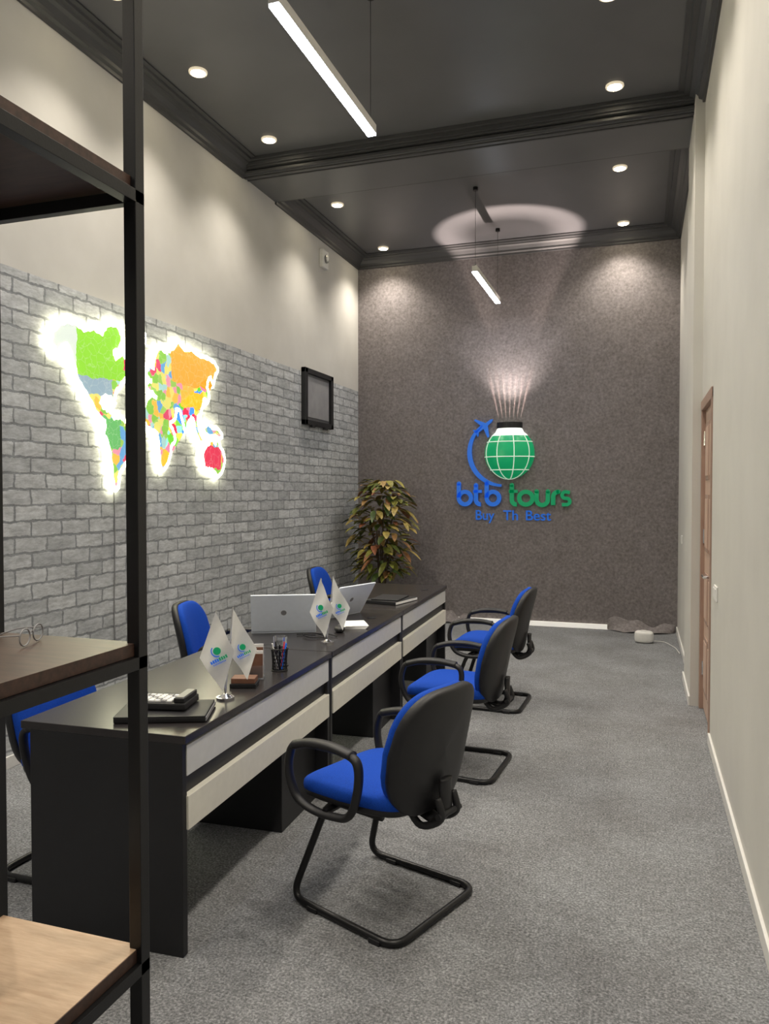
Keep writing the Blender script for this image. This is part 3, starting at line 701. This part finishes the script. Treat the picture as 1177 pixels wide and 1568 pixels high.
# ------------------------------------------------------------ floor device
b = MB()
b.sell((0, 0, 0.062), (0.095, 0.07, 0.062), 'white', 0.45, 0.7); b.cyl((0.0, 0, 0.124), (0.0, 0, 0.128), 0.03, 'white')
b.tube(catmull([(0.09, 0.0, 0.02), (0.2, 0.06, 0.006), (0.26, -0.1, 0.006), (0.30, -0.25, 0.006), (0.325, -0.5, 0.006)], 6), 0.004, 'white', n=6)
b.obj('wifi_router', (0.045, 8.44, 0))
def switch(name, y, z, w=0.16, x=XR):
    b = MB(); b.box((x-0.010, y, z), (x, y+w, z+0.085), 'white', 0.004)
    n = 2 if w > 0.1 else 1
    for k in range(n): b.box((x-0.014, y+0.01+k*w/n, z+0.012), (x-0.008, y+w/n-0.008+k*w/n, z+0.073), 'white', 0.003)
    return b.obj(name)
switch('light_switch', 4.72, 0.94); switch('wall_socket', 8.2, 1.05, 0.09, XRF)

# ------------------------------------------------------------ desk accessories
DZ = 0.7505
def flag():
    b = MB()
    b.cyl((0, 0, 0), (0, 0, 0.008), 0.035, 'chrome', n=28); b.cyl((0, 0, 0.008), (0, 0, 0.02), 0.028, 'chrome', r1=0.008, n=24)
    b.cyl((0, 0, 0.02), (-0.035, 0.0, 0.35), 0.003, 'chrome', n=8); b.cyl((0, 0, 0.02), (0.03, 0.012, 0.36), 0.003, 'chrome', n=8)
    XF = Matrix(((1, 0, 0, 0), (0, 0, -1, 0), (0, 1, 0, 0), (0, 0, 0, 1)))
    def cloth(c, y, ph):
        tl, bl, br, tr = [Vector(q) for q in c]; n = 10; vs = []; fs = []
        for i in range(n+1):
            for j in range(n+1):
                u = i/n; v = j/n
                q = (tl*(1-u)+tr*u)*(1-v)+(bl*(1-u)+br*u)*v
                vs.append((q.x, y+0.008*math.sin(u*7+ph+v*2), q.y))
        for i in range(n):
            for j in range(n):
                a = i*(n+1)+j; fs.append([a, a+1, a+n+2, a+n+1])
        b.add(vs, fs, 'paper', True)
    cloth(((-0.035, 0.345), (-0.098, 0.165), (-0.010, 0.03), (0.036, 0.19)), -0.012, 0)
    cloth(((0.028, 0.355), (0.020, 0.17), (0.085, 0.07), (0.122, 0.19)), 0.016, 2)
    def lg(cx, cz, y, s):
        X2 = Matrix.Translation((cx, y, cz)) @ XF @ Matrix.Rotation(math.radians(25), 4, 'Z')
        b.prism(arc(0.006, 0.012*s, 0.015*s, 0.015*s, 0, 342, 19), 'lgreen', X2, 0, 0.001)
        b.ribbon(arc(0.006, 0.012*s, 0.022*s, 0.022*s, 120, 270, 14), 0.004*s, 'lblue', X2, 0, 0.001)
        for k in range(8): b.prism([(-0.036*s+k*0.009*s, -0.028*s), (-0.030*s+k*0.009*s, -0.028*s), (-0.030*s+k*0.009*s, -0.015*s-0.003*(k % 3 == 0)), (-0.036*s+k*0.009*s, -0.015*s)], 'lblue' if k < 4 else 'lgreen', X2, 0, 0.001)
        for k in range(9): b.prism([(-0.030*s+k*0.006*s, -0.038*s), (-0.027*s+k*0.006*s, -0.038*s), (-0.027*s+k*0.006*s, -0.033*s), (-0.030*s+k*0.006*s, -0.033*s)], 'lblue', X2, 0, 0.001)
    lg(-0.030, 0.180, -0.022, 1.0); lg(0.066, 0.19, 0.006, 0.8)
    return b
fo = flag().obj('table_flag', (-1.545, 2.66, DZ), math.radians(25)); place('table_flag', fo.data, (-1.60, 3.83, DZ), math.radians(5))

def laptop(name, loc, rz, open_deg=108):
    b = MB()
    b.box((-0.185, -0.25, 0.0), (0.185, 0.0, 0.018), 'silver', 0.004)
    b.box((-0.165, -0.165, 0.018), (0.165, -0.02, 0.0195), 'keys', 0.0005)
    for r in range(5):
        for c in range(14): b.box((-0.160+c*0.0232, -0.160+r*0.028, 0.0195), (-0.160+c*0.0232+0.019, -0.160+r*0.028+0.022, 0.021), 'plastic')
    b.box((-0.05, -0.24, 0.018), (0.05, -0.175, 0.0188), 'keys')
    a = math.radians(open_deg-90)
    XLid = Matrix.Translation((0, 0.0, 0.012)) @ Matrix.Rotation(-a, 4, 'X')
    b.box((-0.185, -0.004, 0.0), (0.185, 0.006, 0.24), 'silver', 0.004, X=XLid)
    b.box((-0.172, -0.006, 0.015), (0.172, -0.003, 0.228), 'screen', X=XLid)
    b.prism(arc(0, 0.125, 0.016, 0.016, 0, 342, 19), 'keys', XLid @ Matrix(((1, 0, 0, 0), (0, 0, 1, 0.0055), (0, 1, 0, 0), (0, 0, 0, 1))), 0, 0.001)
    return b.obj(name, loc, rz)
laptop('laptop', (-1.95, 4.02, DZ), math.radians(-155), 112); laptop('laptop', (-1.85, 4.70, DZ), math.radians(-108), 122)

b = MB(); b.box((-0.16, -0.11, 0), (0.16, 0.11, 0.022), 'plastic', 0.006); b.box((-0.152, -0.104, 0.004), (0.163, 0.106, 0.017), 'keys'); b.box((-0.16, -0.11, 0.018), (0.16, 0.11, 0.024), 'plastic', 0.003)
b.obj('black_notebook', (-1.64, 2.40, DZ), math.radians(22))
b = MB()
b.box((-0.10, -0.075, 0.003), (0.10, 0.075, 0.028), 'plastic', 0.006)
b.box((-0.09, -0.065, 0.028), (0.045, 0.03, 0.030), 'greyin')
for r in range(5):
    for c in range(6): b.box((-0.088+c*0.023, -0.062+r*0.019, 0.029), (-0.088+c*0.023+0.018, -0.062+r*0.019+0.014, 0.035), 'paper' if (r+c) % 4 else 'keys', 0.001)
b.box((0.055, -0.068, 0.028), (0.095, 0.068, 0.046), 'plastic', 0.004); b.box((0.06, -0.06, 0.045), (0.09, 0.06, 0.048), 'greyin')
b.obj('desk_calculator', (-1.66, 2.43, DZ+0.0242), math.radians(12))

b = MB(); b.box((-0.055, -0.04, 0), (0.055, 0.04, 0.018), 'plastic', 0.003); b.box((-0.05, -0.036, 0.018), (0.05, 0.036, 0.04), 'brown', 0.003)
b.obj('business_card_box', (-1.57, 2.86, DZ), 0.3)
b = MB()
b.box((-0.045, -0.035, 0), (0.045, 0.035, 0.005), 'glass'); b.box((-0.045, 0.03, 0), (0.045, 0.034, 0.13), 'glass'); b.box((-0.045, -0.035, 0), (0.045, -0.031, 0.06), 'glass')
for k in range(4): b.box((-0.04, -0.025+k*0.013, 0.006), (0.04, -0.02+k*0.013, 0.11+0.012*k), 'brown' if k % 2 == 0 else 'paper')
b.obj('leaflet_holder', (-1.60, 3.00, DZ), 0.4)
b = MB(); n = 24
for k in range(n):
    t = 2*math.pi*k/n; t2 = 2*math.pi*(k+3)/n; t3 = 2*math.pi*(k-3)/n
    for q in (t2, t3): b.cyl((0.034*math.cos(t), 0.034*math.sin(t), 0), (0.038*math.cos(q), 0.038*math.sin(q), 0.10), 0.0016, 'metalblk', n=5)
b.cyl((0, 0, 0), (0, 0, 0.004), 0.035, 'metalblk')
for z, r in ((0.002, 0.035), (0.1, 0.039)): b.tube([(r*math.cos(2*math.pi*k/24), r*math.sin(2*math.pi*k/24), z) for k in range(24)], 0.003, 'metalblk', closed=True, n=6)
for k, mk in enumerate(('lblue', 'mred', 'plastic', 'paper', 'plastic')):
    a = k*1.3; b.cyl((0.01*math.cos(a), 0.01*math.sin(a), 0.006), (0.034*math.cos(a), 0.034*math.sin(a), 0.125), 0.0038, mk, n=8)
b.obj('mesh_pen_cup', (-1.56, 3.17, DZ))
b = MB(); b.cyl((0, 0, 0), (0, 0, 0.12), 0.028, 'glass', r1=0.034, cap=False); b.cyl((0, 0, 0), (0, 0, 0.006), 0.028, 'glass')
b.obj('drinking_glass', (-1.64, 3.34, DZ))
b = MB(); b.sell((0, 0, 0.018), (0.03, 0.052, 0.018), 'plastic', 0.8, 0.8); b.box((-0.001, 0.01, 0.034), (0.001, 0.045, 0.037), 'keys'); b.obj('computer_mouse', (-1.66, 4.16, DZ), 0.5)
b = MB()
for k in range(5): b.box((-0.07, -0.10, k*0.004), (0.07, 0.10, k*0.004+0.003), 'paper', X=Matrix.Rotation(0.05*k, 4, 'Z'))
b.obj('paper_stack', (-1.64, 4.36, DZ), 0.3)
b = MB(); b.box((-0.13, -0.17, 0), (0.13, 0.17, 0.025), 'plastic', 0.004); b.box((-0.125, -0.165, 0.004), (0.133, 0.165, 0.02), 'paper'); b.box((-0.11, -0.15, 0.0255), (0.10, 0.13, 0.035), 'plastic', 0.004, X=Matrix.Rotation(0.2, 4, 'Z'))
b.obj('document_folder', (-1.76, 5.45, DZ), -0.2)
b = MB()
for k in range(3): b.box((-0.10, -0.14, k*0.004), (0.10, 0.14, k*0.004+0.003), 'paper', X=Matrix.Rotation(0.07*k, 4, 'Z'))
b.obj('paper_stack', (-2.06, 5.30, DZ), 0.1)
b = MB()
b.tube(catmull([(-0.1, 0.0, 0.006), (0.0, 0.05, 0.006), (0.08, -0.02, 0.006), (0.02, -0.07, 0.008), (-0.05, -0.02, 0.012), (0.05, 0.04, 0.012), (0.14, 0.02, 0.006)], 6), 0.0035, 'plastic', n=6)
b.obj('laptop_power_cable', (-1.75, 3.98, DZ))

# ------------------------------------------------------------ world + camera
w = bpy.data.worlds.new('World'); scene.world = w; w.use_nodes = True
w.node_tree.nodes['Background'].inputs[0].default_value = (0.5, 0.5, 0.52, 1); w.node_tree.nodes['Background'].inputs[1].default_value = 0.2
cd = bpy.data.cameras.new('Camera'); cam = bpy.data.objects.new('Camera', cd); scene.collection.objects.link(cam)
cd.sensor_fit = 'HORIZONTAL'; cd.sensor_width = 36; cd.lens = 36.03; cd.clip_start = 0.05
cam.location = (0, 0, 1.56); cam.rotation_euler = (math.radians(90-1.41), 0, math.radians(18.4))
scene.camera = cam
